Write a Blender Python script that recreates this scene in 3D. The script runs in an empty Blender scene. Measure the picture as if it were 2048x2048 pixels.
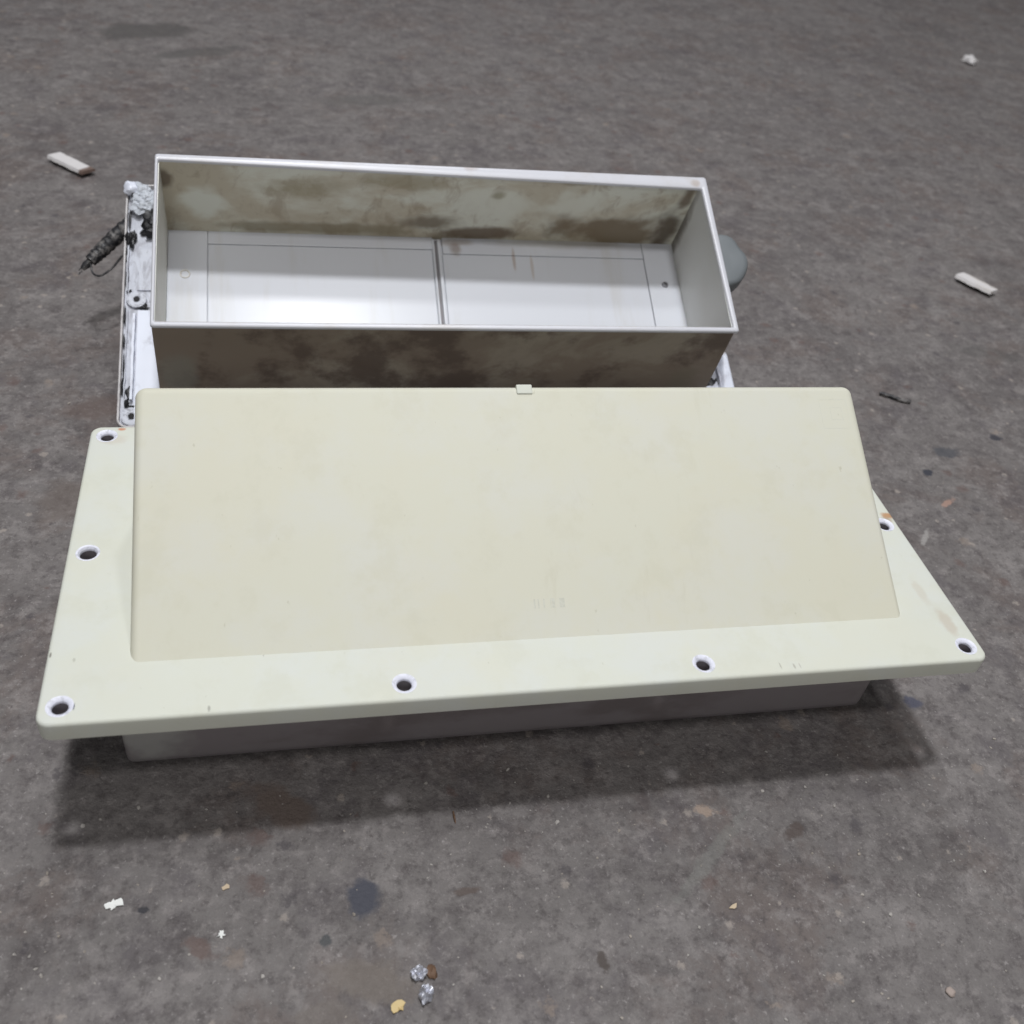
import bpy, bmesh, math, random
from mathutils import Matrix, Vector, noise
rnd = random.Random(7)
S = bpy.context.scene
COL = S.collection

# ---------------------------------------------------------------- camera
cam_d = bpy.data.cameras.new('camera'); cam = bpy.data.objects.new('camera', cam_d); COL.objects.link(cam)
M = Matrix(((0.9747204507, 0.0286881247, -0.2215785062), (-0.1842944535, 0.6639056855, -0.7247515403), (0.1263154655, 0.7472658377, 0.6524095113)))
cam.matrix_world = Matrix.Translation((0.12703, -0.34363, 0.55141)) @ M.to_4x4()
cam_d.sensor_width = 36; cam_d.lens = 2015.63/2048*36; cam_d.clip_start = 0.01; cam_d.clip_end = 100
cam_d.dof.use_dof = True; cam_d.dof.focus_distance = 0.68; cam_d.dof.aperture_fstop = 9.0
S.camera = cam
# ---------------------------------------------------------------- world, lamps, exposure
w = bpy.data.worlds.new('World'); S.world = w; w.use_nodes = True
# dim hall: pale ceiling overhead, dark towards the horizon
nt = w.node_tree; bg = nt.nodes['Background']; bg.inputs[1].default_value = 0.12
tcw = nt.nodes.new('ShaderNodeTexCoord'); sp = nt.nodes.new('ShaderNodeSeparateXYZ'); nt.links.new(tcw.outputs['Generated'], sp.inputs[0])
cr_ = nt.nodes.new('ShaderNodeValToRGB'); nt.links.new(sp.outputs['Z'], cr_.inputs[0]); nt.links.new(cr_.outputs[0], bg.inputs[0])
cr_.color_ramp.elements[0].position = .10; cr_.color_ramp.elements[0].color = (.10, .10, .11, 1)
cr_.color_ramp.elements[1].position = .55; cr_.color_ramp.elements[1].color = (.93, .96, 1, 1)
def area(name, loc, target, sx, sy, power, col):
    d = bpy.data.lights.new(name, 'AREA'); d.shape = 'RECTANGLE'; d.size = sx; d.size_y = sy; d.energy = power; d.color = col
    o = bpy.data.objects.new(name, d); COL.objects.link(o); o.location = loc
    o.rotation_euler = (Vector(target)-Vector(loc)).to_track_quat('-Z', 'Y').to_euler()
    return o
area('overhead_light', (0.20, 1.00, 5.0), (0.28, 0.2, 0), 0.34, 0.34, 40, (0.96, 0.98, 1.0))
area('overhead_light', (0.27, 0.22, 3.2), (0.28, 0.2, 0), 0.22, 0.20, 54, (0.97, 0.98, 1.0))
area('overhead_light', (0.30, -2.25, 5.0), (0.28, 0.1, 0), 0.4, 0.35, 66, (1.0, 0.98, 0.97))
area('overhead_light', (1.0, 4.0, 5.0), (0.9, 1.6, 0), 0.4, 0.4, 60, (0.98, 0.98, 1.0))  # added fill to lighten the far floor, no known lamp there
area('front_fill_light', (-0.6, -4.1, 3.1), (0.28, 0.3, 0), 1.2, 0.8, 36, (1.0, 0.985, 0.96))  # added unseen fill from the front, brightens the duct interior
S.view_settings.view_transform = 'Standard'; S.view_settings.look = 'None'
S.view_settings.exposure = 0.0; S.view_settings.gamma = 1; S.view_settings.use_curve_mapping = False
S.render.engine = 'CYCLES'; S.cycles.max_bounces = 8

# ---------------------------------------------------------------- node helpers
def N(nt, t, **k):
    n = nt.nodes.new(t)
    for a, b in k.items(): setattr(n, a, b)
    return n
def lin(c): return tuple(((x/255)/12.92 if x/255 <= .04045 else ((x/255+.055)/1.055)**2.4) for x in c)+(1,)
class Mat:
    def __init__(s, name, col, rough=.5, spec=.5, bump=None, metallic=0):
        s.m = bpy.data.materials.new(name); s.m.use_nodes = True; s.nt = s.m.node_tree
        s.b = s.nt.nodes['Principled BSDF']; s.b.inputs['Roughness'].default_value = rough
        s.b.inputs['Specular IOR Level'].default_value = spec; s.b.inputs['Metallic'].default_value = metallic
        s.tc = N(s.nt, 'ShaderNodeTexCoord').outputs['Object']
        r = N(s.nt, 'ShaderNodeRGB'); r.outputs[0].default_value = (*col, 1) if len(col) == 3 else col
        s.c = r.outputs[0]
        if bump:
            sc, st, di = bump
            bn = N(s.nt, 'ShaderNodeBump'); bn.inputs['Strength'].default_value = st; bn.inputs['Distance'].default_value = di
            s.nt.links.new(s.noise(sc, 6, .65), bn.inputs['Height']); s.nt.links.new(bn.outputs[0], s.b.inputs['Normal'])
        s.done()
    def done(s): s.nt.links.new(s.c, s.b.inputs['Base Color']); return s
    def stretch(s, v, off=(0, 0, 0)):
        mp = N(s.nt, 'ShaderNodeMapping'); mp.inputs['Scale'].default_value = v; mp.inputs['Location'].default_value = off
        s.nt.links.new(s.tc, mp.inputs[0]); return mp.outputs[0]
    def noise(s, scale, detail=4, rough=.55, vec=None, dist=0, col=False):
        n = N(s.nt, 'ShaderNodeTexNoise'); n.inputs['Scale'].default_value = scale; n.inputs['Detail'].default_value = detail
        n.inputs['Roughness'].default_value = rough; n.inputs['Distortion'].default_value = dist
        s.nt.links.new(vec or s.tc, n.inputs['Vector']); return n.outputs['Color' if col else 'Fac']
    def ramp(s, f, a, b, lo=0., hi=1.):
        n = N(s.nt, 'ShaderNodeMapRange'); n.interpolation_type = 'SMOOTHSTEP'
        for i, v in zip((1, 2, 3, 4), (a, b, lo, hi)): n.inputs[i].default_value = v
        s.nt.links.new(f, n.inputs[0]); return n.outputs[0]
    def mul(s, a, b, op='MULTIPLY'):
        n = N(s.nt, 'ShaderNodeMath', operation=op)
        for i, v in enumerate((a, b)):
            if isinstance(v, (int, float)): n.inputs[i].default_value = v
            else: s.nt.links.new(v, n.inputs[i])
        return n.outputs[0]
    def mix(s, f, col, blend='MIX'):
        n = N(s.nt, 'ShaderNodeMix', data_type='RGBA', blend_type=blend)
        if isinstance(f, (int, float)): n.inputs[0].default_value = f
        else: s.nt.links.new(f, n.inputs[0])
        s.nt.links.new(s.c, n.inputs[6]); n.inputs[7].default_value = (*col, 1) if len(col) == 3 else col
        s.c = n.outputs[2]; return s.done()
    def spot(s, c, r, col, strength=1, soft=.5, wob=.35, wscale=None, rot=0):
        sub = N(s.nt, 'ShaderNodeVectorMath', operation='SUBTRACT'); s.nt.links.new(s.tc, sub.inputs[0]); sub.inputs[1].default_value = c
        v = sub.outputs[0]
        if rot:
            ro = N(s.nt, 'ShaderNodeVectorRotate', rotation_type='Z_AXIS'); ro.inputs['Angle'].default_value = rot
            s.nt.links.new(v, ro.inputs['Vector']); v = ro.outputs[0]
        dv = N(s.nt, 'ShaderNodeVectorMath', operation='DIVIDE'); s.nt.links.new(v, dv.inputs[0]); dv.inputs[1].default_value = r
        ln = N(s.nt, 'ShaderNodeVectorMath', operation='LENGTH'); s.nt.links.new(dv.outputs[0], ln.inputs[0])
        f = ln.outputs['Value']
        nz = s.noise(wscale or .8/max(min(r[0], r[1]), 1e-4), 3, .6)
        f = s.mul(f, s.mul(s.mul(nz, .5, 'SUBTRACT'), wob*4), 'ADD')
        return s.mix(s.ramp(f, 1, 1-soft, 0, strength), col)

    def dots(s, scale, rad, col, prob, strength, seed):      # sparse irregular specks of a given kind
        wv = N(s.nt, 'ShaderNodeVectorMath', operation='MULTIPLY_ADD')
        s.nt.links.new(s.noise(scale*4.0, 5, .75, col=True), wv.inputs[0]); wv.inputs[1].default_value = (.62/scale,)*3
        s.nt.links.new(s.stretch((1, 1, 1), (seed*3.7, seed*1.3, 0)), wv.inputs[2])
        fl = N(s.nt, 'ShaderNodeVectorMath', operation='MULTIPLY'); s.nt.links.new(wv.outputs[0], fl.inputs[0]); fl.inputs[1].default_value = (1, 1, 0)
        v = N(s.nt, 'ShaderNodeTexVoronoi'); v.voronoi_dimensions = '2D'; v.inputs['Scale'].default_value = scale; s.nt.links.new(fl.outputs[0], v.inputs['Vector'])
        sp = N(s.nt, 'ShaderNodeSeparateColor'); s.nt.links.new(v.outputs['Color'], sp.inputs[0])
        a = s.ramp(sp.outputs[0], 1-prob, 1-prob+.01)
        rr = s.mul(sp.outputs[1], rad); d = s.mul(s.mul(v.outputs['Distance'], rr, 'DIVIDE'), 1.0)
        return s.mix(s.mul(a, s.ramp(d, 1.35, .4, 0, strength)), col)

# ---------------------------------------------------------------- mesh helpers
def obj(name, bm, mat, parent=None, bevel=0, seg=3, smooth=True, angle=35):
    bmesh.ops.recalc_face_normals(bm, faces=bm.faces)
    me = bpy.data.meshes.new(name); bm.to_mesh(me); bm.free()
    o = bpy.data.objects.new(name, me); COL.objects.link(o); me.materials.append(mat.m if isinstance(mat, Mat) else mat)
    if parent: o.parent = parent
    if bevel:
        b = o.modifiers.new('bevel', 'BEVEL'); b.width = bevel; b.segments = seg; b.limit_method = 'ANGLE'; b.angle_limit = math.radians(25)
        b.harden_normals = False
    if smooth:
        for p in me.polygons: p.use_smooth = True
        me.set_sharp_from_angle(angle=math.radians(angle)) if not bevel else None
        if bevel:
            wn = o.modifiers.new('wn', 'WEIGHTED_NORMAL'); wn.keep_sharp = True
    return o
def tag(o, label, cat, group=None):
    o['label'] = label; o['category'] = cat
    if group: o['group'] = group
    return o
def thing(name, label, cat, mw=None, group=None):
    o = bpy.data.objects.new(name, None); COL.objects.link(o); o.empty_display_size = .05
    if mw is not None: o.matrix_world = mw
    return tag(o, label, cat, group)
def hexa(bm, p):          # p: 4 bottom, 4 top points, same winding
    v = [bm.verts.new(q) for q in p]
    for f in ((3, 2, 1, 0), (4, 5, 6, 7), (0, 1, 5, 4), (1, 2, 6, 5), (2, 3, 7, 6), (3, 0, 4, 7)): bm.faces.new([v[i] for i in f])
def box(bm, x0, x1, y0, y1, z0, z1):
    hexa(bm, [(x0, y0, z0), (x1, y0, z0), (x1, y1, z0), (x0, y1, z0), (x0, y0, z1), (x1, y0, z1), (x1, y1, z1), (x0, y1, z1)])
def BM(): return bmesh.new()
def rrect(x0, x1, y0, y1, r, n=6):
    pts = []
    for cx, cy, a in ((x1-r, y1-r, 0), (x0+r, y1-r, 90), (x0+r, y0+r, 180), (x1-r, y0+r, 270)):
        for k in range(n+1):
            t = math.radians(a+90*k/n); pts.append((cx+r*math.cos(t), cy+r*math.sin(t)))
    return pts
def rings(bm, loops):     # loops: list of [(x,y,z)...] equal length, bridge
    vs = [[bm.verts.new(p) for p in l] for l in loops]
    for a, b in zip(vs, vs[1:]):
        n = len(a)
        for i in range(n): bm.faces.new((a[i], a[(i+1) % n], b[(i+1) % n], b[i]))
    return vs
def circ(cx, cy, r, z, n=28): return [(cx+r*math.cos(2*math.pi*k/n), cy+r*math.sin(2*math.pi*k/n), z) for k in range(n)]
def fill(bm, loops):
    es = []
    for l in loops:
        for i in range(len(l)):
            es.append(bm.edges.get((l[i], l[(i+1) % len(l)])) or bm.edges.new((l[i], l[(i+1) % len(l)])))
    bmesh.ops.triangle_fill(bm, use_beauty=True, edges=es)
def plate(x0, x1, y0, y1, zt, zb, r, re, holes, skin=0):      # rounded plate with round holes, softened top edge
    bm = BM(); L = []
    for k in range(5):
        t = math.radians(90*k/4); ins = re*(1-math.sin(t)); z = zt-re+re*math.cos(t)
        L.append([(x, y, z) for x, y in rrect(x0+ins, x1-ins, y0+ins, y1-ins, max(r-ins, .0005))])
    L.append([(x, y, zb) for x, y in rrect(x0, x1, y0, y1, r)])
    if skin:      # hollow underneath: thin face with a skirt round it
        L.append([(x, y, zb) for x, y in rrect(x0+.0025, x1-.0025, y0+.0025, y1-.0025, r-.0025)])
        L.append([(x, y, zt-skin) for x, y in rrect(x0+.0025, x1-.0025, y0+.0025, y1-.0025, r-.0025)])
        zb = zt-skin
    vs = rings(bm, L); top = [vs[0]]; bot = [vs[-1]]
    for hx, hy, hr in holes:
        h = rings(bm, [circ(hx, hy, hr, zt), circ(hx, hy, hr, zb)]); top.append(h[0]); bot.append(h[-1])
    fill(bm, top); fill(bm, bot)
    return bm
def tube(bm, pts, rad, n=10, cap=True):
    pts = [Vector(p) for p in pts]; prev = None; L = []
    for i, p in enumerate(pts):
        t = (pts[min(i+1, len(pts)-1)]-pts[max(i-1, 0)]).normalized()
        a = (prev - t*prev.dot(t)).normalized() if prev else t.orthogonal().normalized()
        prev = a; b = t.cross(a); r = rad[i] if isinstance(rad, (list, tuple)) else rad
        L.append([p+(a*math.cos(2*math.pi*k/n)+b*math.sin(2*math.pi*k/n))*r for k in range(n)])
    vs = rings(bm, L)
    if cap: bm.faces.new(vs[0]); bm.faces.new(vs[-1])
def crom(P, n=12):
    P = [Vector(p) for p in P]; Q = [P[0]*2-P[1]]+P+[P[-1]*2-P[-2]]; out = []
    for i in range(1, len(Q)-2):
        for k in range(n):
            t = k/n; a, b, c, d = Q[i-1:i+3]
            out.append(.5*((2*b)+(c-a)*t+(2*a-5*b+4*c-d)*t*t+(3*b-a-3*c+d)*t**3))
    return out+[P[-1]]
def lump(bm, c, s, seed, amp=.35, sub=2, rot=None):
    r = bmesh.ops.create_icosphere(bm, subdivisions=sub, radius=1)
    R = Matrix.Rotation(rot or 0, 3, 'Z')
    for v in r['verts']:
        k = 1+amp*noise.noise(v.co*1.7+Vector((seed*3.1, seed, 0)))*2
        q = Vector((v.co.x*s[0]*k, v.co.y*s[1]*k, v.co.z*s[2]*k)); v.co = R@q+Vector(c)

# ---------------------------------------------------------------- ground
g = Mat('stained_concrete', (.160, .147, .143), rough=.66, spec=.3, bump=(190, .9, .0022))
g.mix(g.ramp(g.noise(1.1, 6, .65), .40, .66, 0, .55), (.198, .185, .179))
g.mix(g.ramp(g.noise(4.5, 8, .7, vec=g.stretch((1, 1, 1), (1, 4, 0)), dist=.3), .45, .64, 0, .75), (.112, .101, .100))
g.mix(g.ramp(g.noise(9, 8, .72, vec=g.stretch((1, 1, 1), (3, 8, 0)), dist=.3), .49, .60, 0, .65), (.140, .114, .105))
g.mix(g.ramp(g.noise(14, 8, .74, vec=g.stretch((1, 1, 1), (7, 3, 0)), dist=.3), .50, .64, 0, .6), (.098, .086, .092))
g.mix(g.ramp(g.noise(24, 8, .76, vec=g.stretch((1, 1, 1), (13, 2, 0))), .49, .63, 0, .65), (.232, .215, .209))
g.mix(g.ramp(g.noise(40, 8, .80, vec=g.stretch((1, 1, 1), (5, 5, 0))), .47, .66, 0, .7), (.080, .069, .070))
g.mix(g.ramp(g.noise(75, 6, .76, vec=g.stretch((1, 1, 1), (8, 6, 0))), .50, .66, 0, .55), (.265, .243, .236))
g.mix(g.ramp(g.noise(130, 5, .75, vec=g.stretch((1, 1, 1), (9, 1, 0))), .50, .66, 0, .55), (.066, .057, .057))
g.mix(g.ramp(g.noise(290, 4, .7, vec=g.stretch((1, 1, 1), (2, 1, 0))), .58, .70, 0, .5), (.38, .355, .35))
g.dots(14, .20, (.085, .070, .070), .22, .5, 1)
g.dots(30, .17, (.070, .062, .068), .16, .65, 2)
g.dots(24, .15, (.27, .22, .185), .12, .5, 3)
g.dots(55, .17, (.34, .30, .27), .14, .65, 4)
g.dots(34, .24, (.12, .075, .065), .14, .5, 5)
# stains that belong to the floor
for (c, r, col, st, ro) in [
    ((.166, -.057), (.0125, .0125), (.050, .052, .066), .95, 0), ((.730, .308), (.008, .006), (.03, .032, .042), .95, 0),
    ((.769, .338), (.016, .012), (.05, .052, .06), .8, 0), ((.837, .361), (.009, .006), (.03, .03, .038), .9, 0),
    ((.850, .300), (.022, .006), (.045, .045, .05), .7, .3), ((.727, .264), (.013, .004), (.30, .19, .15), .7, -.5),
    ((.679, .219), (.016, .003), (.27, .26, .25), .6, -.9), ((.5746, .0465), (.009, .007), (.05, .052, .075), .85, .4),
    ((.3866, -.0234), (.009, .005), (.26, .20, .16), .75, .2), ((.120, .008), (.030, .016), (.10, .078, .068), .9, .6),
    ((-.068, 1.44), (.09, .05), (.062, .058, .056), .75, -.35), ((.02, 1.36), (.10, .025), (.065, .062, .06), .6, -.5),
    ((.27, 1.2), (.10, .03), (.075, .072, .07), .5, -.3),
    ((.046, -.050), (.0035, .003), (.03, .03, .035), .9, 0), ((.143, -.080), (.004, .005), (.05, .055, .058), .8, 0),
    ((.225, -.060), (.010, .003), (.08, .062, .055), .8, 0), ((.165, -.105), (.030, .014), (.125, .108, .095), .7, .2),
    ((.14, -.12), (.02, .01), (.12, .105, .095), .6, 0), ((.295, -.110), (.004, .008), (.05, .04, .035), .8, 0),
    ((.440, -.045), (.010, .006), (.065, .05, .045), .8, -.7), ((.38, -.055), (.05, .006), (.15, .15, .14), .45, -.7),
    ((-.03, .42), (.03, .02), (.085, .062, .055), .5, 0), ((-.04, .30), (.03, .03), (.09, .07, .06), .5, 0),
    ((.076, -.075), (.012, .006), (.11, .078, .07), .7, .7), ((.92, .52), (.05, .02), (.06, .057, .055), .4, .3)]:
    g.spot((c[0], c[1], 0), (r[0], r[1], 1), tuple(1.35*k for k in col), st, .5, .38, rot=ro)
bm = BM(); bmesh.ops.create_grid(bm, x_segments=1, y_segments=1, size=6)
for v in bm.verts: v.co.y += 2
gr = obj('ground', bm, g, smooth=False); gr['kind'] = 'structure'; gr['label'] = 'stained rough grey concrete floor'

# ---------------------------------------------------------------- plastics
W = .56; D = .2533; H = .10516; mg = .0111
CREAM = (.60, .59, .49)
def cream(name, base=CREAM, rough=.58):
    m = Mat(name, base, rough=rough, spec=.3, bump=(900, .12, .0002))
    b = base
    m.mix(m.ramp(m.noise(9, 6, .65, dist=.5), .40, .66, 0, .45), (b[0]*1.01, b[1]*.98, b[2]*.94))
    m.mix(m.ramp(m.noise(14, 6, .68, vec=m.stretch((1, 1, 1), (4, 4, 0))), .42, .66, 0, .5), (b[0]*1.0, b[1]*1.015, b[2]*1.12))
    m.mix(m.ramp(m.noise(30, 6, .7, vec=m.stretch((1, 1, 1), (8, 4, 0))), .50, .66, 0, .5), (b[0]*.94, b[1]*.93, b[2]*.90))
    m.mix(m.ramp(m.noise(26, 6, .72, vec=m.stretch((1.6, .35, .35), (2, 7, 0)), dist=.3), .60, .72, 0, .22), (b[0]*.80, b[1]*.77, b[2]*.70))
    m.mix(m.ramp(m.noise(210, 3, .6, vec=m.stretch((1, .5, .5))), .70, .78, 0, .45), (b[0]*.62, b[1]*.60, b[2]*.52))
    return m
m_flange = cream('aged_cream_plastic_flange', (.592, .606, .535))
for c, r, col, st in [((.5565, .136), (.0075, .0045), (.42, .19, .06), .8), ((.553, .131), (.006, .005), (.38, .30, .22), .7),
                      ((.020, .2495), (.0035, .0022), (.50, .20, .10), .85), ((.0157, .238), (.011, .008), (.52, .47, .40), .5),
                      ((.5465, .032), (.006, .016), (.46, .39, .31), .5), ((.542, .060), (.005, .015), (.50, .45, .36), .4),
                      ((.0182, .011), (.0006, .0030), (.03, .04, .09), .9), ((.0859, .0037), (.0010, .0028), (.30, .30, .26), .8),
                      ((.1141, .0395), (.0006, .0028), (.33, .32, .27), .8), ((.4174, .0062), (.0006, .0035), (.34, .33, .28), .7),
                      ((.4262, .0052), (.0009, .0030), (.34, .33, .28), .7), ((.4300, .0052), (.0005, .003), (.36, .34, .3), .6),
                      ((.0144, .0427), (.001, .002), (.36, .36, .3), .6), ((.0019, .0472), (.0008, .0025), (.15, .14, .12), .8)]:
    m_flange.spot((c[0], c[1], 0), (r[0], r[1], 1), col, st, .6, .2)
m_hood = cream('aged_cream_plastic_hood', (.590, .584, .488))
m_hole = Mat('bare_white_hole_edge', (.72, .73, .82), rough=.5)
m_hole.mix(m_hole.ramp(m_hole.noise(300, 3), .5, .65, 0, .6), (.45, .46, .5))
m_bore = Mat('bore_shade', (.17, .155, .17), rough=.8)  # dark tone stands in for the shade inside the screw holes
m_under = Mat('dusty_taupe_duct', (.30, .27, .28), rough=.45, spec=.4, bump=(300, .15, .0004))
m_under.mix(m_under.ramp(m_under.noise(9, 5, .6, vec=m_under.stretch((1, 1, 2))), .45, .62, 0, .8), (.21, .18, .18))
m_under.mix(m_under.ramp(m_under.noise(22, 4, .6, vec=m_under.stretch((1, 1, .3))), .60, .72, 0, .5), (.30, .29, .29))
m_under.spot((.045, .047, .04), (.028, .02, .05), (.48, .48, .46), .8, .6, .3)
m_emb = cream('embossed_mark_plastic', (.585, .585, .50))
m_ink = Mat('faint_imprint', (.50, .50, .425), rough=.6)
m_ink.mix(m_ink.ramp(m_ink.noise(400, 3), .42, .6, 0, .8), (.56, .56, .49))

# ---------------------------------------------------------------- front unit
front = thing('range_hood_vent', 'wide cream vent cover with sloped panel and holed flange, face up in front', 'vent cover')
hx = [mg, mg+(W-2*mg)/3, mg+2*(W-2*mg)/3, W-mg]
holes = [(x, mg+.0006) for x in hx]+[(mg+.0008, D/2), (W-mg, D/2)]+[(x, D-mg) for x in hx]
bm = plate(0, W, 0, D, H, H-.0126, .0075, .0022, [(x, y, .0062) for x, y in holes], skin=.003)
obj('flange', bm, m_flange, front)
for i, (x, y) in enumerate(holes):
    bm = BM(); ra = .0042 if i != 4 else .0048
    rings(bm, [circ(x, y, .0070, H+.00005), circ(x, y, .0067, H+.0002), circ(x, y, .0058, H-.0001), circ(x, y, ra+.0002, H-.0012),
               circ(x, y, ra, H-.0018), circ(x, y, ra, H-.0029), circ(x, y, .0061, H-.0029), circ(x, y, .0061, H-.0004), circ(x, y, .0070, H+.00005)])
    bmesh.ops.remove_doubles(bm, verts=bm.verts, dist=1e-6)
    ho = obj('screw_hole', bm, m_hole, front)
    bm = BM(); rings(bm, [circ(x, y, ra+.0001, H-.0019), circ(x, y, ra+.0001, H-.0115), circ(x, y, ra+.0009, H-.0115), circ(x, y, ra+.0009, H-.0031)])
    obj('hole_bore', bm, m_bore, ho)  # tube added so the holes look dark instead of showing lit ground
# hood: sloped panel rising to the back
x0, x1, y0, y1, wh = .0427, .5186, .0388, .1828, .0803
# panel plane rises from just above the flange; rounded edge all round, side walls drop to the flange
zf0 = H+.0001; slope = math.atan2(H+wh+.0016-zf0, y1+.0012-y0)
PM = Matrix.Translation((0, y0, zf0)) @ Matrix.Rotation(slope, 4, 'X'); PL = math.hypot(H+wh+.0016-zf0, y1+.0012-y0)
bm = BM(); L = []; re_ = .0052
for k in range(8):
    t_ = math.radians(90*k/7); ins = re_*(1-math.sin(t_)); dz = -re_+re_*math.cos(t_)
    L.append([PM @ Vector((x, y, dz)) for x, y in rrect(x0+ins, x1-ins, -.0075+ins, PL-ins, max(.0068-ins, .0015), 8)])
L.append([Vector((p.x, p.y, H-.0115)) for p in L[-1]])
L[-1] = [Vector((p.x, p.y, min(H-.0115, p.z))) for p in L[-1]]
vs = rings(bm, L); bm.faces.new(vs[0]); bm.faces.new(vs[-1])
hood = obj('hood_panel', bm, m_hood, front, angle=40)
Rp = PM
def onpanel(bm):
    for v in bm.verts: v.co = Rp @ v.co
# clip wrapping over the back edge
bm = BM(); box(bm, .2765, .2870, .1600, .1668, -.004, .0009); onpanel(bm)
obj('clip_tab', bm, m_flange, hood, bevel=.0008)
bm = BM(); box(bm, .2768, .2867, y1-.002, y1+.0032, H+wh-.012, H+wh-.0006)
obj('clip_tab', bm, m_flange, hood, bevel=.0010)
# faint raised square and moulded lettering
bm = BM()
def frame(bm, X0, X1, Y0, Y1, t, z):
    for b in ((X0, X1, Y0, Y0+t), (X0, X1, Y1-t, Y1), (X0, X0+t, Y0+t, Y1-t), (X1-t, X1, Y0+t, Y1-t)): box(bm, *b, -.0005, z)
frame(bm, .4900, .5110, .1335, .1555, .0004, .00003); frame(bm, .4975, .5065, .1400, .1495, .0004, .00003); onpanel(bm)
obj('raised_square_mark', bm, m_emb, hood, smooth=False)
bm = BM()
for cx, wd in ((.2733, .0010), (.2757, .0008), (.2792, .0009), (.2834, .0006), (.2850, .0018), (.2893, .0008), (.2909, .0024)):
    box(bm, cx-wd/2, cx+wd/2, .0182, .0240, -.0004, .00006)
onpanel(bm); obj('moulded_lettering', bm, m_ink, hood, smooth=False)
# duct box underneath
bm = BM()
bx0, bx1, by = .0286, .5314, .0469
Lr = []
for z, ins in ((H-.0126, -.0005), (.006, 0), (.0016, .0004), (0.0, .0016)):
    Lr.append([(x, y, z) for x, y in rrect(bx0+ins, bx1-ins, by+ins, .212-ins, .005, 5)])
Lr.append([(x, y, 0) for x, y in rrect(bx0+.004, bx1-.004, by+.004, .208, .003, 5)])
Lr.append([(x, y, H-.0126) for x, y in rrect(bx0+.004, bx1-.004, by+.004, .208, .003, 5)])
rings(bm, Lr)
obj('duct_box', bm, m_under, front)

# ---------------------------------------------------------------- rear unit (same kind of vent, lying face down on its hood)
q = (.453, -.00496, -.00871, -.00683, .37429, .01345)
RM = Matrix.Translation(q[3:6]) @ Matrix.Rotation(q[1], 4, 'Z') @ Matrix.Rotation(q[0], 4, 'X') @ Matrix.Rotation(q[2], 4, 'Y')
RI = RM.inverted()
rear = thing('duct_unit', 'white vent unit lying face down behind the cream cover, open stained duct box facing up', 'vent unit', RM)
m_white = Mat('white_plastic', (.66, .69, .74), rough=.30, spec=.5, bump=(500, .06, .0002))
m_white.mix(m_white.ramp(m_white.noise(25, 4, .6, vec=m_white.stretch((1, .25, 1))), .55, .75, 0, .22), (.50, .49, .45))
def wallmat(name, base):
    return Mat(name, base, rough=.45, spec=.4, bump=(500, .08, .0002))
m_side = wallmat('duct_side_plastic', (.78, .78, .72)); m_side.mix(m_side.ramp(m_side.noise(12, 4), .5, .7, 0, .3), (.64, .64, .56))
m_side2 = wallmat('duct_side_plastic_grey', (.76, .77, .75)); m_side2.mix(m_side2.ramp(m_side2.noise(12, 4), .5, .7, 0, .3), (.68, .68, .64))
m_side2.spot((.515, .186, .05), (.012, .016, .10), (.10, .075, .05), .8, .8, .2, 60)
m_back = wallmat('greasy_duct_back', (.72, .73, .64))
m_back.mix(m_back.ramp(m_back.noise(9, 6, .62, vec=m_back.stretch((1, 1, 1.3)), dist=.4), .36, .56, 0, .85), (.52, .46, .345))
m_back.mix(m_back.ramp(m_back.noise(38, 5, .65, vec=m_back.stretch((1.2, 1, .7), (2, 2, 2)), dist=.6), .50, .66, 0, .55), (.34, .27, .185))
m_back.spot((.072, .185, .060), (.024, 1, .026), (.73, .75, .67), .95, .6, .5, 24)
m_back.spot((.325, .185, .070), (.060, 1, .024), (.72, .73, .64), .8, .5, .5, 18)
m_back.spot((.405, .185, .075), (.030, 1, .026), (.72, .73, .64), .85, .5, .5, 22)
m_back.spot((.046, .185, .092), (.009, 1, .016), (.13, .09, .05), .85, .6, .15, 90)
for c, r, col, st in [((.44, .185, .038), (.085, 1, .034), (.19, .14, .08), .92), ((.275, .185, .042), (.035, 1, .016), (.19, .15, .10), .85),
                      ((.505, .185, .040), (.016, 1, .05), (.10, .07, .04), .9), ((.507, .185, .095), (.009, 1, .03), (.14, .09, .05), .8),
                      ((.33, .185, .026), (.07, 1, .013), (.15, .105, .065), .9), ((.16, .185, .082), (.05, 1, .022), (.36, .31, .20), .7), ((.25, .185, .10), (.05, 1, .016), (.33, .28, .17), .6), ((.17, .185, .028), (.12, 1, .010), (.24, .20, .12), .7),
                      ((.33, .185, .086), (.010, 1, .008), (.24, .21, .10), .6), ((.395, .185, .112), (.018, 1, .008), (.20, .15, .09), .5)]:
    m_back.spot(c, r, col, st, .7, .5, 22)
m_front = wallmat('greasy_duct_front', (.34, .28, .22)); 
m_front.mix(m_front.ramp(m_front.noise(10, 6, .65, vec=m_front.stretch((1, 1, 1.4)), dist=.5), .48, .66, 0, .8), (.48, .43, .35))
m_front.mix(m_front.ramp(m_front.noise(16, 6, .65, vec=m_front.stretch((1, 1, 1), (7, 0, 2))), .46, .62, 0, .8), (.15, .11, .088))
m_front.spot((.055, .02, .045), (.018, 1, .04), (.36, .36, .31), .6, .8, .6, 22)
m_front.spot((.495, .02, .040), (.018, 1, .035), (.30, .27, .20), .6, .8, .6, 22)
Hb = .1168; t = .0030
bt = Hb-t
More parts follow.
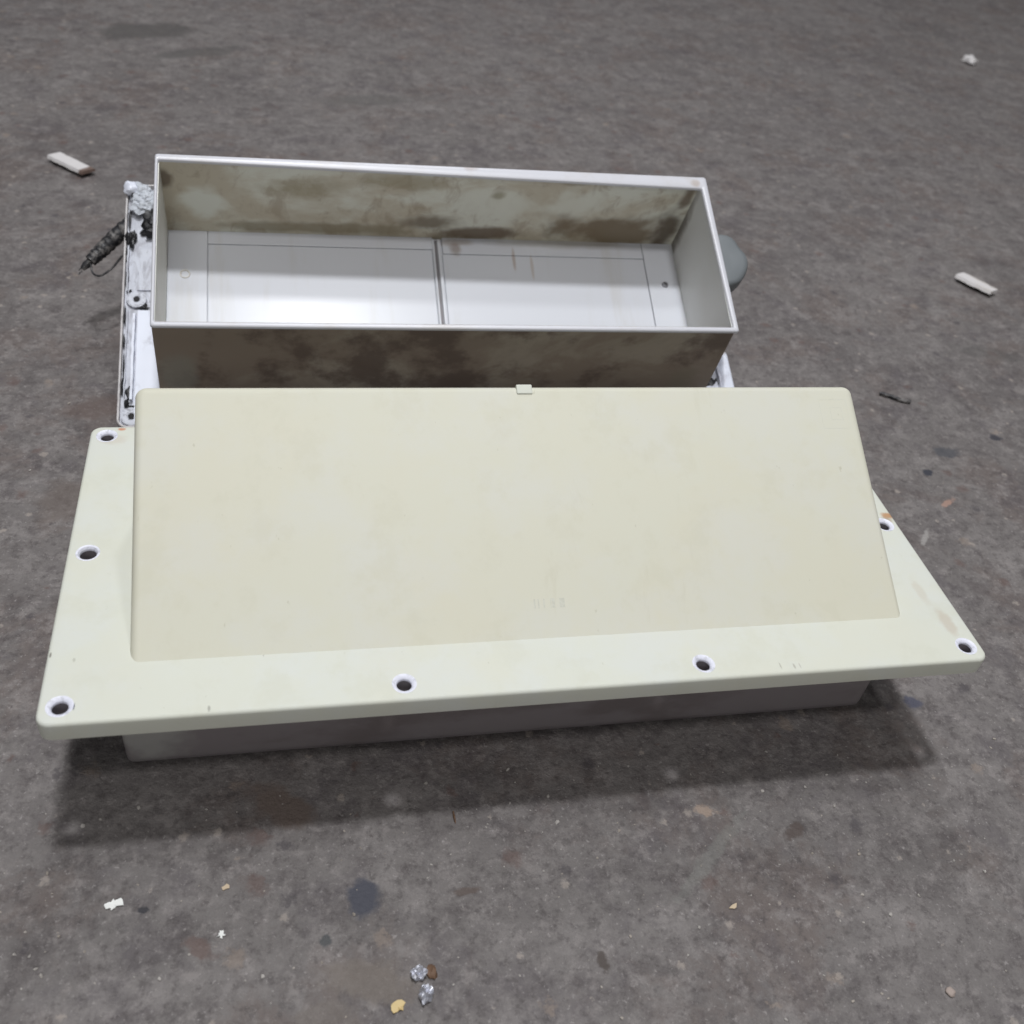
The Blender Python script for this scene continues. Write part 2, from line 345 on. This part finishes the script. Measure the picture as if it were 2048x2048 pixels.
# inner plan at z=0 and at the top ; outer plan likewise
I0 = (.0392, .5190, .0250, .1895); I1 = (.0448, .5115, .0305, .1815)
O0 = (.0362, .5225, .0205, .1930); O1 = (.0425, .5138, .0268, .1852)
def wall(name, mat, A0, B0, A1, B1):
    # A = outer edge pair, B = inner edge pair (two plan points each) at bottom and top
    bm = BM(); hexa(bm, [(*A0[0], 0), (*A0[1], 0), (*B0[1], 0), (*B0[0], 0), (*A1[0], bt), (*A1[1], bt), (*B1[1], bt), (*B1[0], bt)])
    return obj(name, bm, mat, rear, smooth=False)
def cr(P, i): return [(P[0], P[2]), (P[1], P[2]), (P[1], P[3]), (P[0], P[3])][i]
for i, mt, nm in ((0, m_front, 'greasy dark brown front wall'), (1, m_side2, ''), (2, m_back, 'cream back wall with brown grease stains'), (3, m_side, '')):
    j = (i+1) % 4
    o = wall('duct_wall', mt, (cr(O0, i), cr(O0, j)), (cr(I0, i), cr(I0, j)), (cr(O1, i), cr(O1, j)), (cr(I1, i), cr(I1, j)))
    if nm: o['label'] = nm
# rim
m_rim = Mat('white_rim', (.58, .585, .63), rough=.35)
m_rim.mix(m_rim.ramp(m_rim.noise(18, 5, .6), .5, .72, 0, .5), (.50, .47, .44))
m_rim.spot((.30, .187, .1168), (.010, .006, 1), (.40, .34, .32), .6, .7, .2); m_rim.spot((.505, .180, .1168), (.006, .006, 1), (.40, .33, .28), .6, .7, .2)
bm = BM()
ob = rrect(.0418, .5165, .0246, .1876, .0022, 3)
def inner():
    c = [(.5105, .1745), (.0442, .1815), (.0446, .0290), (.5120, .0290)]; pts = []
    for (cx, cy), a0 in zip(c, (0, 90, 180, 270)):
        for k in range(4):
            tt = math.radians(a0+90*k/3); sx, sy = [(-1, -1), (1, -1), (1, 1), (-1, 1)][a0//90]
            pts.append((cx+sx*.0012+.0012*math.cos(tt), cy+sy*.0012+.0012*math.sin(tt)))
    return pts
ib = inner(); e = .0009
def shr(P, d, cx=.279, cy=.106): return [(x+(d if x < cx else -d), y+(d if y < cy else -d)) for x, y in P]
rings(bm, [[(x, y, bt) for x, y in ob], [(x, y, Hb-e) for x, y in ob], [(x, y, Hb) for x, y in shr(ob, e)],
           [(x, y, Hb) for x, y in shr(ib, -e)], [(x, y, Hb-e) for x, y in ib], [(x, y, bt) for x, y in ib], [(x, y, bt) for x, y in ob]])
bmesh.ops.remove_doubles(bm, verts=bm.verts, dist=1e-6)
obj('duct_rim', bm, m_rim, rear, angle=60)
# inside floor
m_floor = Mat('glossy_white_floor', (.62, .64, .69), rough=.26, spec=.4)
m_floor.mix(m_floor.ramp(m_floor.noise(40, 5, .6, vec=m_floor.stretch((1, .12, 1))), .52, .72, 0, .35), (.50, .48, .44))
for c, r, col, st in [((.355, .165, .02), (.0022, .018, 1), (.36, .27, .22), .6), ((.372, .158, .02), (.002, .02, 1), (.42, .34, .28), .5),
                      ((.30, .1835, .02), (.022, .006, 1), (.33, .28, .24), .6), ((.42, .186, .02), (.06, .004, 1), (.36, .32, .27), .5),
                      ((.40, .185, .02), (.10, .008, 1), (.46, .45, .42), .5), ((.30, .176, .02), (.008, .01, 1), (.24, .17, .13), .6)]:
    m_floor.spot(c, r, col, st, .7, .2, 60)
m_dark = Mat('hole_shade_black', (.012, .011, .012), rough=.8)  # black that paints the shade inside the rear screw holes
def fpart(name, b, z0, z1, bev=.0006, par=rear, mat=m_floor):
    bm = BM(); box(bm, *b, z0, z1); return obj(name, bm, mat, par, bevel=bev)
fpart('duct_floor', (.0385, .5198, .0235, .1905), .0020, .0150, 0)
fpart('end_plate', (.0402, .0742, .026, .1895), .0151, .0180)
fpart('end_plate', (.4860, .5180, .026, .1890), .0151, .0180)
fpart('frame_strip', (.0745, .2780, .1750, .1892), .0151, .0178); fpart('frame_strip', (.2872, .4855, .1705, .1892), .0151, .0178)
fpart('damper_flap', (.0747, .2768, .026, .1745), .0151, .0172); fpart('damper_flap', (.2866, .4855, .026, .1700), .0151, .0172)
dv = fpart('divider', (.2772, .2862, .026, .1860), .0151, .0168, 0)
fpart('ridge', (.2776, .2794, .026, .1855), .0169, .0196, .0006, dv); fpart('ridge', (.2822, .2852, .026, .1855), .0169, .0200, .0008, dv)
m_gap = Mat('grey_groove', (.20, .19, .20), rough=.6); fpart('groove', (.2796, .2820, .026, .185), .0169, .0172, 0, dv, m_gap)
bm = BM(); rings(bm, [circ(.0553, .1414, .0046, .0180), circ(.0553, .1414, .0044, .0187), circ(.0553, .1414, .0036, .0189), circ(.0553, .1414, .0031, .0181)])
m_boss = Mat('boss_plastic', (.60, .58, .54), rough=.5); obj('boss_ring', bm, m_boss, rear)
bm = BM(); vs = rings(bm, [circ(.5028, .1398, .0034, .0180, 16), circ(.5028, .1398, .0030, .0192, 16), circ(.5028, .1398, .0014, .0194, 16), circ(.5028, .1398, .0012, .0182, 16)]); bm.faces.new(vs[-1])
m_scr = Mat('dull_steel', (.24, .24, .26), rough=.4, metallic=.6); obj('screw', bm, m_scr, rear)
# flange seen from its back: plate, lips, ribs, bosses, sealant
m_fl = Mat('sealant_smeared_white', (.50, .52, .58), rough=.45, bump=(260, .5, .0012))
m_fl.mix(m_fl.ramp(m_fl.noise(60, 6, .7, vec=m_fl.stretch((1.6, .5, 1)), dist=1), .44, .62, 0, .8), (.30, .30, .335))
m_fl.mix(m_fl.ramp(m_fl.noise(110, 5, .7, vec=m_fl.stretch((1.5, .5, 1), (3, 0, 1)), dist=1.5), .60, .70, 0, .75), (.045, .045, .05))
fh = [(mg+.0004, .0110), (mg+.0010, .1278), (mg, .2422)]
fh += [(W-x, y) for x, y in fh]
bm = plate(0, W, 0, D, -.0045, -.0126, .008, .001, [(x, y, .0019) for x, y in fh])
obj('flange', bm, m_fl, rear)
m_lip = Mat('chipped_lip', (.52, .50, .50), rough=.5, bump=(300, .4, .001)); m_lip.mix(m_lip.ramp(m_lip.noise(90, 5, .7, vec=m_lip.stretch((1, .4, 1))), .54, .64, 0, .8), (.20, .19, .20))
bm = BM(); oo = rrect(0, W, 0, D, .008); ii = rrect(.0022, W-.0022, .0022, D-.0022, .006)
rings(bm, [[(x, y, -.0046) for x, y in oo], [(x, y, -.0006) for x, y in oo], [(x, y, 0) for x, y in shr(oo, .0005, .28, .12)], [(x, y, 0) for x, y in shr(ii, -.0005, .28, .12)], [(x, y, -.0046) for x, y in ii]])
# uneven, chipped top of the lip
bmesh.ops.subdivide_edges(bm, edges=[e_ for e_ in bm.edges if e_.calc_length() > .05], cuts=50)
for v in bm.verts:
    if v.co.z > -.001: v.co.z += .0011*noise.noise(v.co*170)-.0002
obj('flange_lip', bm, m_lip, rear)
def rib(name, x0_, x1_, y0_, y1_, z1_, mat=None, amp=.0006, n=40):
    bm = BM(); L = []
    for k in range(n+1):
        y = y0_+(y1_-y0_)*k/n; d = amp*noise.noise(Vector((x0_*90, y*140, 1))); h = z1_+amp*noise.noise(Vector((x0_*50, y*120, 5)))
        L.append([(x0_+d, y, -.0050), (x1_+d, y, -.0050), (x1_+d-.0003, y, h), (x0_+d+.0003, y, h)])
    vs = rings(bm, L); bm.faces.new(vs[0]); bm.faces.new(vs[-1])
    return obj(name, bm, mat or m_fl, rear, angle=50)
m_clean = Mat('bright_white_plastic', (.66, .69, .78), rough=.35); m_clean.mix(m_clean.ramp(m_clean.noise(45, 5, .65, vec=m_clean.stretch((1, .6, 1))), .50, .64, 0, .7), (.38, .38, .43))
m_bossw = Mat('smeared_boss', (.54, .56, .62), rough=.5, bump=(300, .5, .001)); m_bossw.mix(m_bossw.ramp(m_bossw.noise(170, 5, .7, dist=1), .48, .62, 0, .8), (.22, .22, .25))
for s in (0, 1):
    f = (lambda a, b: (a, b)) if s == 0 else (lambda a, b: (W-b, W-a))
    rib('stiffening_rib', *f(.0096, .0122), .026, .112, .0004, m_clean)
    rib('stiffening_rib', *f(.0045, .0056), .030, .118, -.0022)
    rib('inner_land', *f(.0135, .0352), .006, .116, -.0012, m_clean, .0002)
    rib('inner_land', *f(.0125, .0352), .138, .188, -.0030, m_fl, .0008)
    rib('stiffening_rib', *f(.0030, .0048), .136, .19, -.0010)
for x, y in fh:
    bm = BM(); rings(bm, [circ(x, y, .0088, -.0046), circ(x, y, .0085, -.0016), circ(x, y, .0076, -.0012), circ(x, y, .0040, -.0014), circ(x, y, .0030, -.0018), circ(x, y, .0019, -.003), circ(x, y, .0019, -.0120)])
    o = obj('screw_boss', bm, m_bossw, rear)
    bm = BM(); v = [bm.verts.new(p) for p in circ(x+.0003, y, .0031+.0004*math.sin(x*900), -.0013)]; bm.faces.new(v); obj('screw_hole', bm, m_dark, o, smooth=False)  # flat black disc on the boss in place of the hole's inner shade
# corner nub and sealant
bm = BM(); lump(bm, (.0045, .2455, .002), (.0062, .0080, .0058), 3, .15, 3); obj('corner_nub', bm, m_clean, rear)
m_seal = Mat('grey_white_sealant', (.50, .53, .58), rough=.55, bump=(700, .6, .001)); m_seal.mix(m_seal.ramp(m_seal.noise(240, 4, .7), .52, .64, 0, .7), (.16, .16, .17))
bm = BM()
for k in range(16):
    u = rnd.random(); lump(bm, (.010+.020*rnd.random(), .2230+.024*u, .0005+.002*rnd.random()), (.0045+.002*rnd.random(), .0055, .0030), k, .4, 3, rnd.random()*3)
obj('sealant_lump', bm, m_seal, rear)
m_blk = Mat('black_butyl', (.012, .012, .014), rough=.5)
bm = BM()
for k in range(14): lump(bm, (.020+.017*rnd.random(), .196+.026*rnd.random(), .0010), (.0050, .0055, .0040), k+40, .4, 2)
for k in range(8): lump(bm, (.0012+.008*rnd.random(), .186+.012*rnd.random(), -.001), (.0020, .0050, .0022), k+60, .4, 2)
for k in range(14): lump(bm, (.006+.012*rnd.random(), .236+.008*rnd.random(), .0035), (.0008, .0018, .0008), k+80, .5, 1, rnd.random()*3)
obj('black_sealant', bm, m_blk, rear)
bm = BM()
for (x, y, sx, sy) in [(.0200, .1195, .0016, .006), (.0185, .0190, .0050, .0010), (.0205, .0100, .0010, .005), (.0040, .2150, .0012, .012), (.016, .2, .003, .003), (.0068, .1350, .0012, .004), (.0105, .0205, .004, .0016), (.0038, .150, .0012, .012), (.0030, .110, .0008, .010), (.0032, .085, .0006, .008), (.0036, .060, .0007, .012), (.0088, .0350, .0028, .0060), (.0070, .0240, .0020, .004),
                       (.016, .0070, .0010, .004), (.0030, .040, .0008, .008), (.0175, .1195, .0050, .0012), (.0028, .176, .001, .008)]:
    lump(bm, (x, y, -.0030), (sx, sy, .0017), x*900+y*300, .4, 2)
obj('black_sealant', bm, m_blk, rear)
bm = BM(); lump(bm, (W-.020, .047, -.0030), (.006, .010, .0022), 3, .4, 3); lump(bm, (W-.028, .040, -.0030), (.008, .009, .0020), 5, .4, 3)
obj('black_sealant', bm, m_blk, rear)
# dome on the side of the duct
m_dome = Mat('grey_plastic_cap', (.155, .17, .18), rough=.5)
bm = BM(); cx, cy = .5175, .1080
vs = rings(bm, [circ(cx, cy, r_, z_, 40) for r_, z_ in ((.016, .1042), (.0240, .1036), (.0272, .1022), (.0286, .0995), (.0288, .0900), (.0262, .0780), (.0195, .0640), (.0130, .0550))])
bm.faces.new(vs[0]); bm.faces.new(vs[-1])
for v in bm.verts: v.co.x = max(v.co.x, .5148+(.1138-v.co.z)*.097+.0006); v.co += Vector((.0035, .004, .002))*noise.noise(v.co*55)
obj('fan_motor_cap', bm, m_dome, rear, angle=70)

bm = BM(); hexa(bm, [(.543, .020, -.0045), (.5635, .020, -.0045), (.5635, .078, -.0045), (.552, .078, -.0045), (.548, .022, .0035), (.5600, .022, .0045), (.5600, .070, .0030), (.556, .070, .0020)])
obj('corner_lug', bm, m_clean, rear, bevel=.0015)
# hood underneath, carrying the unit
bm = BM(); hexa(bm, [(x0, .1828, -.1035), (x1, .1828, -.1035), (x1, .1828, -.0127), (x0, .1828, -.0127), (x0, .0388, -.0128), (x1, .0388, -.0128), (x1, .0390, -.0127), (x0, .0390, -.0127)])
obj('hood_panel', bm, m_hood, rear, smooth=False)
# ribbed cable with plug, coming off the left end
m_rub = Mat('black_rubber', (.016, .016, .019), rough=.5, spec=.5)
m_rub.mix(m_rub.ramp(m_rub.noise(170, 5, .7), .46, .60, 0, .85), (.17, .16, .155))
P = crom([RI @ Vector(p) for p in ((.036, .603, .112), (.016, .592, .104), (-.006, .582, .092), (-.026, .570, .077), (-.040, .559, .067))], 14)
rr = [(.0058+.0005*math.sin(i*1.9)*(1 if i % 9 else -1)+.0014*math.sin(math.pi*i/len(P))) for i in range(len(P))]
bm = BM(); tube(bm, P, rr, 14); cable = obj('ribbed_cable', bm, m_rub, rear, angle=60)
bm = BM(); A = RI @ Vector((-.040, .559, .067)); B = RI @ Vector((-.0475, .5545, .061)); tube(bm, [A, A.lerp(B, .5), B], [.0030, .0036, .0022], 8)
for sgn in (-1, 1): tube(bm, [B+Vector((0, .0018*sgn, 0)), B+(B-A)*.45+Vector((0, .0022*sgn, 0))], .0006, 6)
obj('plug', bm, m_rub, cable)
bm = BM()
tube(bm, crom([RI @ Vector(p) for p in ((-.040, .557, .066), (-.037, .5455, .062), (-.030, .541, .062), (-.020, .549, .066), (-.010, .556, .076), (.002, .560, .088), (.012, .575, .098))], 8), .0010, 6)
tube(bm, crom([RI @ Vector(p) for p in ((-.024, .578, .080), (-.014, .588, .086), (-.004, .590, .093), (.010, .596, .103))], 8), .0009, 6)
for k in range(10):
    c = P[6+k*4]; tube(bm, [c+Vector((.001, .006, .003)), c+Vector((.0, .0095+.002*rnd.random(), .002))], .0004, 5)
obj('wire', bm, m_rub, cable)

# ---------------------------------------------------------------- debris on the floor
def debris(name, label, cat, mat, bm, loc, rz=0, group=None):
    o = obj(name, bm, mat, angle=50); o.location = loc; o.rotation_euler = (0, 0, rz); return tag(o, label, cat, group)
m_chip = Mat('pale_wood', (.62, .60, .60), rough=.6, bump=(200, .3, .001)); m_chip.mix(m_chip.ramp(m_chip.noise(60, 4, .6, vec=m_chip.stretch((.4, 2, 2))), .5, .65, 0, .4), (.50, .45, .38))
m_chip2 = Mat('pale_wood_shadow_end', (.62, .60, .60), rough=.6, bump=(200, .3, .001)); m_chip2.spot((.032, 0, 0), (.010, .05, .05), (.10, .05, .03), .9, .4, .1)  # dark spot paints a shadow onto one end of the chip
def chip(L_, w_, h_, seed, taper=.7):
    bm = BM(); n = 10; Lp_ = []
    for k in range(n+1):
        u = k/n; ww = w_*(taper+(1-taper)*math.sin(math.pi*min(1, u*1.0+.15))); dz = .0006*noise.noise(Vector((k*.9, seed, 3)))
        j = .0016*noise.noise(Vector((k*.7, seed, 0)))
        x = (u-.5)*L_
        Lp_.append([(x, -ww/2+j, dz), (x+.001, ww/2+j, dz), (x+.001, ww/2*.8+j, h_+dz), (x-.001, -ww/2*.8+j, h_+dz)])
    vs = rings(bm, Lp_); bm.faces.new(vs[0]); bm.faces.new(vs[-1]); bmesh.ops.bevel(bm, geom=[e for e in bm.edges if e.is_manifold and e.calc_face_angle(0) > .8], offset=.0007, segments=2, affect='EDGES')
    return bm
debris('wood_chip', 'long white wood chip with shadow-painted end, behind the left end of the duct box', 'wood chip', m_chip2, chip(.062, .020, .0035, 1, .97), (-.1095, .9125, .005), math.atan2(-.0527, .0536), 'pale chips scattered on the floor')
debris('wood_chip', 'white wood chip lying to the right, beside the grey motor cap', 'wood chip', m_chip, chip(.050, .021, .0035, 2, .85), (.996, .671, .005), math.atan2(-.0555, .0202)+.18, 'pale chips scattered on the floor')
bm = BM(); lump(bm, (0, 0, .005), (.012, .017, .008), 5, .25, 3)
debris('stone_crumb', 'small white crumb alone at the far upper right of the floor', 'crumb', m_chip, bm, (1.549, 1.627, 0))
# white paint flakes
m_flake = Mat('white_flake', (.75, .76, .74), rough=.5)
def flake(r, seed, n=11, th=.0006, curl=.15):
    bm = BM(); R_ = random.Random(seed); a0 = R_.random()*6
    rad = [r*(.35+.85*R_.random()) for _ in range(n)]
    top = [bm.verts.new((rad[k]*math.cos(a0+2*math.pi*k/n), rad[k]*math.sin(a0+2*math.pi*k/n), th+curl*r*R_.random())) for k in range(n)]
    bot = [bm.verts.new((v.co.x*.98, v.co.y*.98, v.co.z-th)) for v in top]
    c = bm.verts.new((0, 0, th+curl*r*.3)); c2 = bm.verts.new((0, 0, 0))
    for k in range(n):
        j = (k+1) % n; bm.faces.new((top[k], top[j], c)); bm.faces.new((bot[j], bot[k], c2)); bm.faces.new((top[k], bot[k], bot[j], top[j]))
    return bm
debris('paint_flake', 'ragged bright white flake on the floor below the front left corner of the cream cover', 'flake', m_flake, flake(.0046, 4, 19), (.0302, -.0447, .0002), 0, 'flakes on the concrete')
debris('paint_flake', 'tiny white flake right of the ragged white flake, nearer the bottom', 'flake', m_flake, flake(.0026, 9, 15), (.0877, -.069, .0002), 0, 'flakes on the concrete')
m_tan = Mat('tan_flake', (.50, .40, .28), rough=.7); m_tan2 = Mat('yellow_flake', (.55, .42, .20), rough=.6); m_pink = Mat('pinkish_grit', (.34, .28, .25), rough=.8)
debris('wood_flake', 'yellow tan flake at the bottom edge beside the crumpled foil', 'flake', m_tan2, flake(.0044, 12, curl=.3), (.1790, -.1205, .0002), .5, 'flakes on the concrete')
debris('wood_flake', 'small cream triangular flake right of centre below the long shadow', 'flake', m_tan, flake(.0032, 15, 5), (.3824, -.0891, .0002), 0, 'flakes on the concrete')
debris('wood_flake', 'small tan flake left of the bluish square stain', 'flake', m_tan, flake(.0022, 17, 7), (.0895, -.0415, .0002), 0, 'flakes on the concrete')
# crumpled foil
m_foil = Mat('crumpled_foil', (.55, .56, .62), rough=.42, metallic=.6)
def foil(seed, sx, sy, sz):
    bm = BM(); bmesh.ops.create_icosphere(bm, subdivisions=3, radius=1)
    for v in bm.verts:
        k = 1+.5*noise.noise(v.co*2.3+Vector((seed, 0, 0)))+.25*noise.noise(v.co*5+Vector((0, seed, 0)))
        v.co = Vector((v.co.x*sx*k, v.co.y*sy*k, max(0, (v.co.z+.6)*sz*k)))
    return bm
debris('foil_scrap', 'upper crumpled silver foil scrap at the bottom of the picture', 'foil scrap', m_foil, foil(1, .0042, .0036, .0035), (.1918, -.1045, 0), .2, 'foil scraps')
debris('foil_scrap', 'lower crumpled silver foil scrap nearest the bottom edge', 'foil scrap', m_foil, foil(6, .0046, .0036, .0035), (.1942, -.1160, 0), 1.0, 'foil scraps')
m_rust = Mat('rusty_brown', (.13, .075, .045), rough=.7)
bm = BM(); lump(bm, (0, 0, .001), (.0030, .0042, .002), 8, .4, 2); debris('rust_crumb', 'brown crumb touching the upper foil scrap on its right', 'crumb', m_rust, bm, (.1990, -.1045, 0))
bm = BM(); lump(bm, (0, 0, .0006), (.0007, .0040, .0012), 9, .3, 2); debris('wood_splinter', 'thin orange brown splinter at the front edge of the long shadow', 'splinter', m_rust, bm, (.2246, -.0113, 0))
bm = BM(); tube(bm, crom([(-.014, .010, .002), (-.004, .003, .0025), (.006, -.004, .002), (.014, -.006, .002)], 5), .0022, 8)
debris('black_twig', 'short bent black twig right of the far corner of the cream cover', 'twig', m_rub, bm, (.7565, .4268, 0))
bm = BM(); lump(bm, (0, 0, .0008), (.0027, .0027, .0016), 2, .12, 3)
debris('pebble', 'round pinkish pebble near the bottom right corner', 'pebble', m_pink, bm, (.4921, -.1539, 0))
# loose grit nobody could count
m_grit = Mat('pale_grit', (.34, .32, .30), rough=.7); m_grit.mix(m_grit.ramp(m_grit.noise(9, 3), .5, .6, 0, .7), (.30, .26, .22))
bm = BM()
for k in range(520):
    x = rnd.uniform(-.35, 1.4); y = rnd.uniform(-.2, 1.0)
    if rnd.random() < .55: x = rnd.uniform(-.05, .75); y = rnd.uniform(-.18, .02)
    if -.02 < x < .58 and .02 < y < .62: continue
    s_ = rnd.choice((.0004, .0005, .0006, .0007, .0010))
    lump(bm, (x, y, s_*.4), (s_*rnd.uniform(.7, 1.4), s_*rnd.uniform(.7, 1.6), s_*.7), k, .4, 1, rnd.random()*3)
gt = obj('grit', bm, m_grit); gt['kind'] = 'stuff'; tag(gt, 'tiny pale grit scattered over the grey concrete', 'grit')
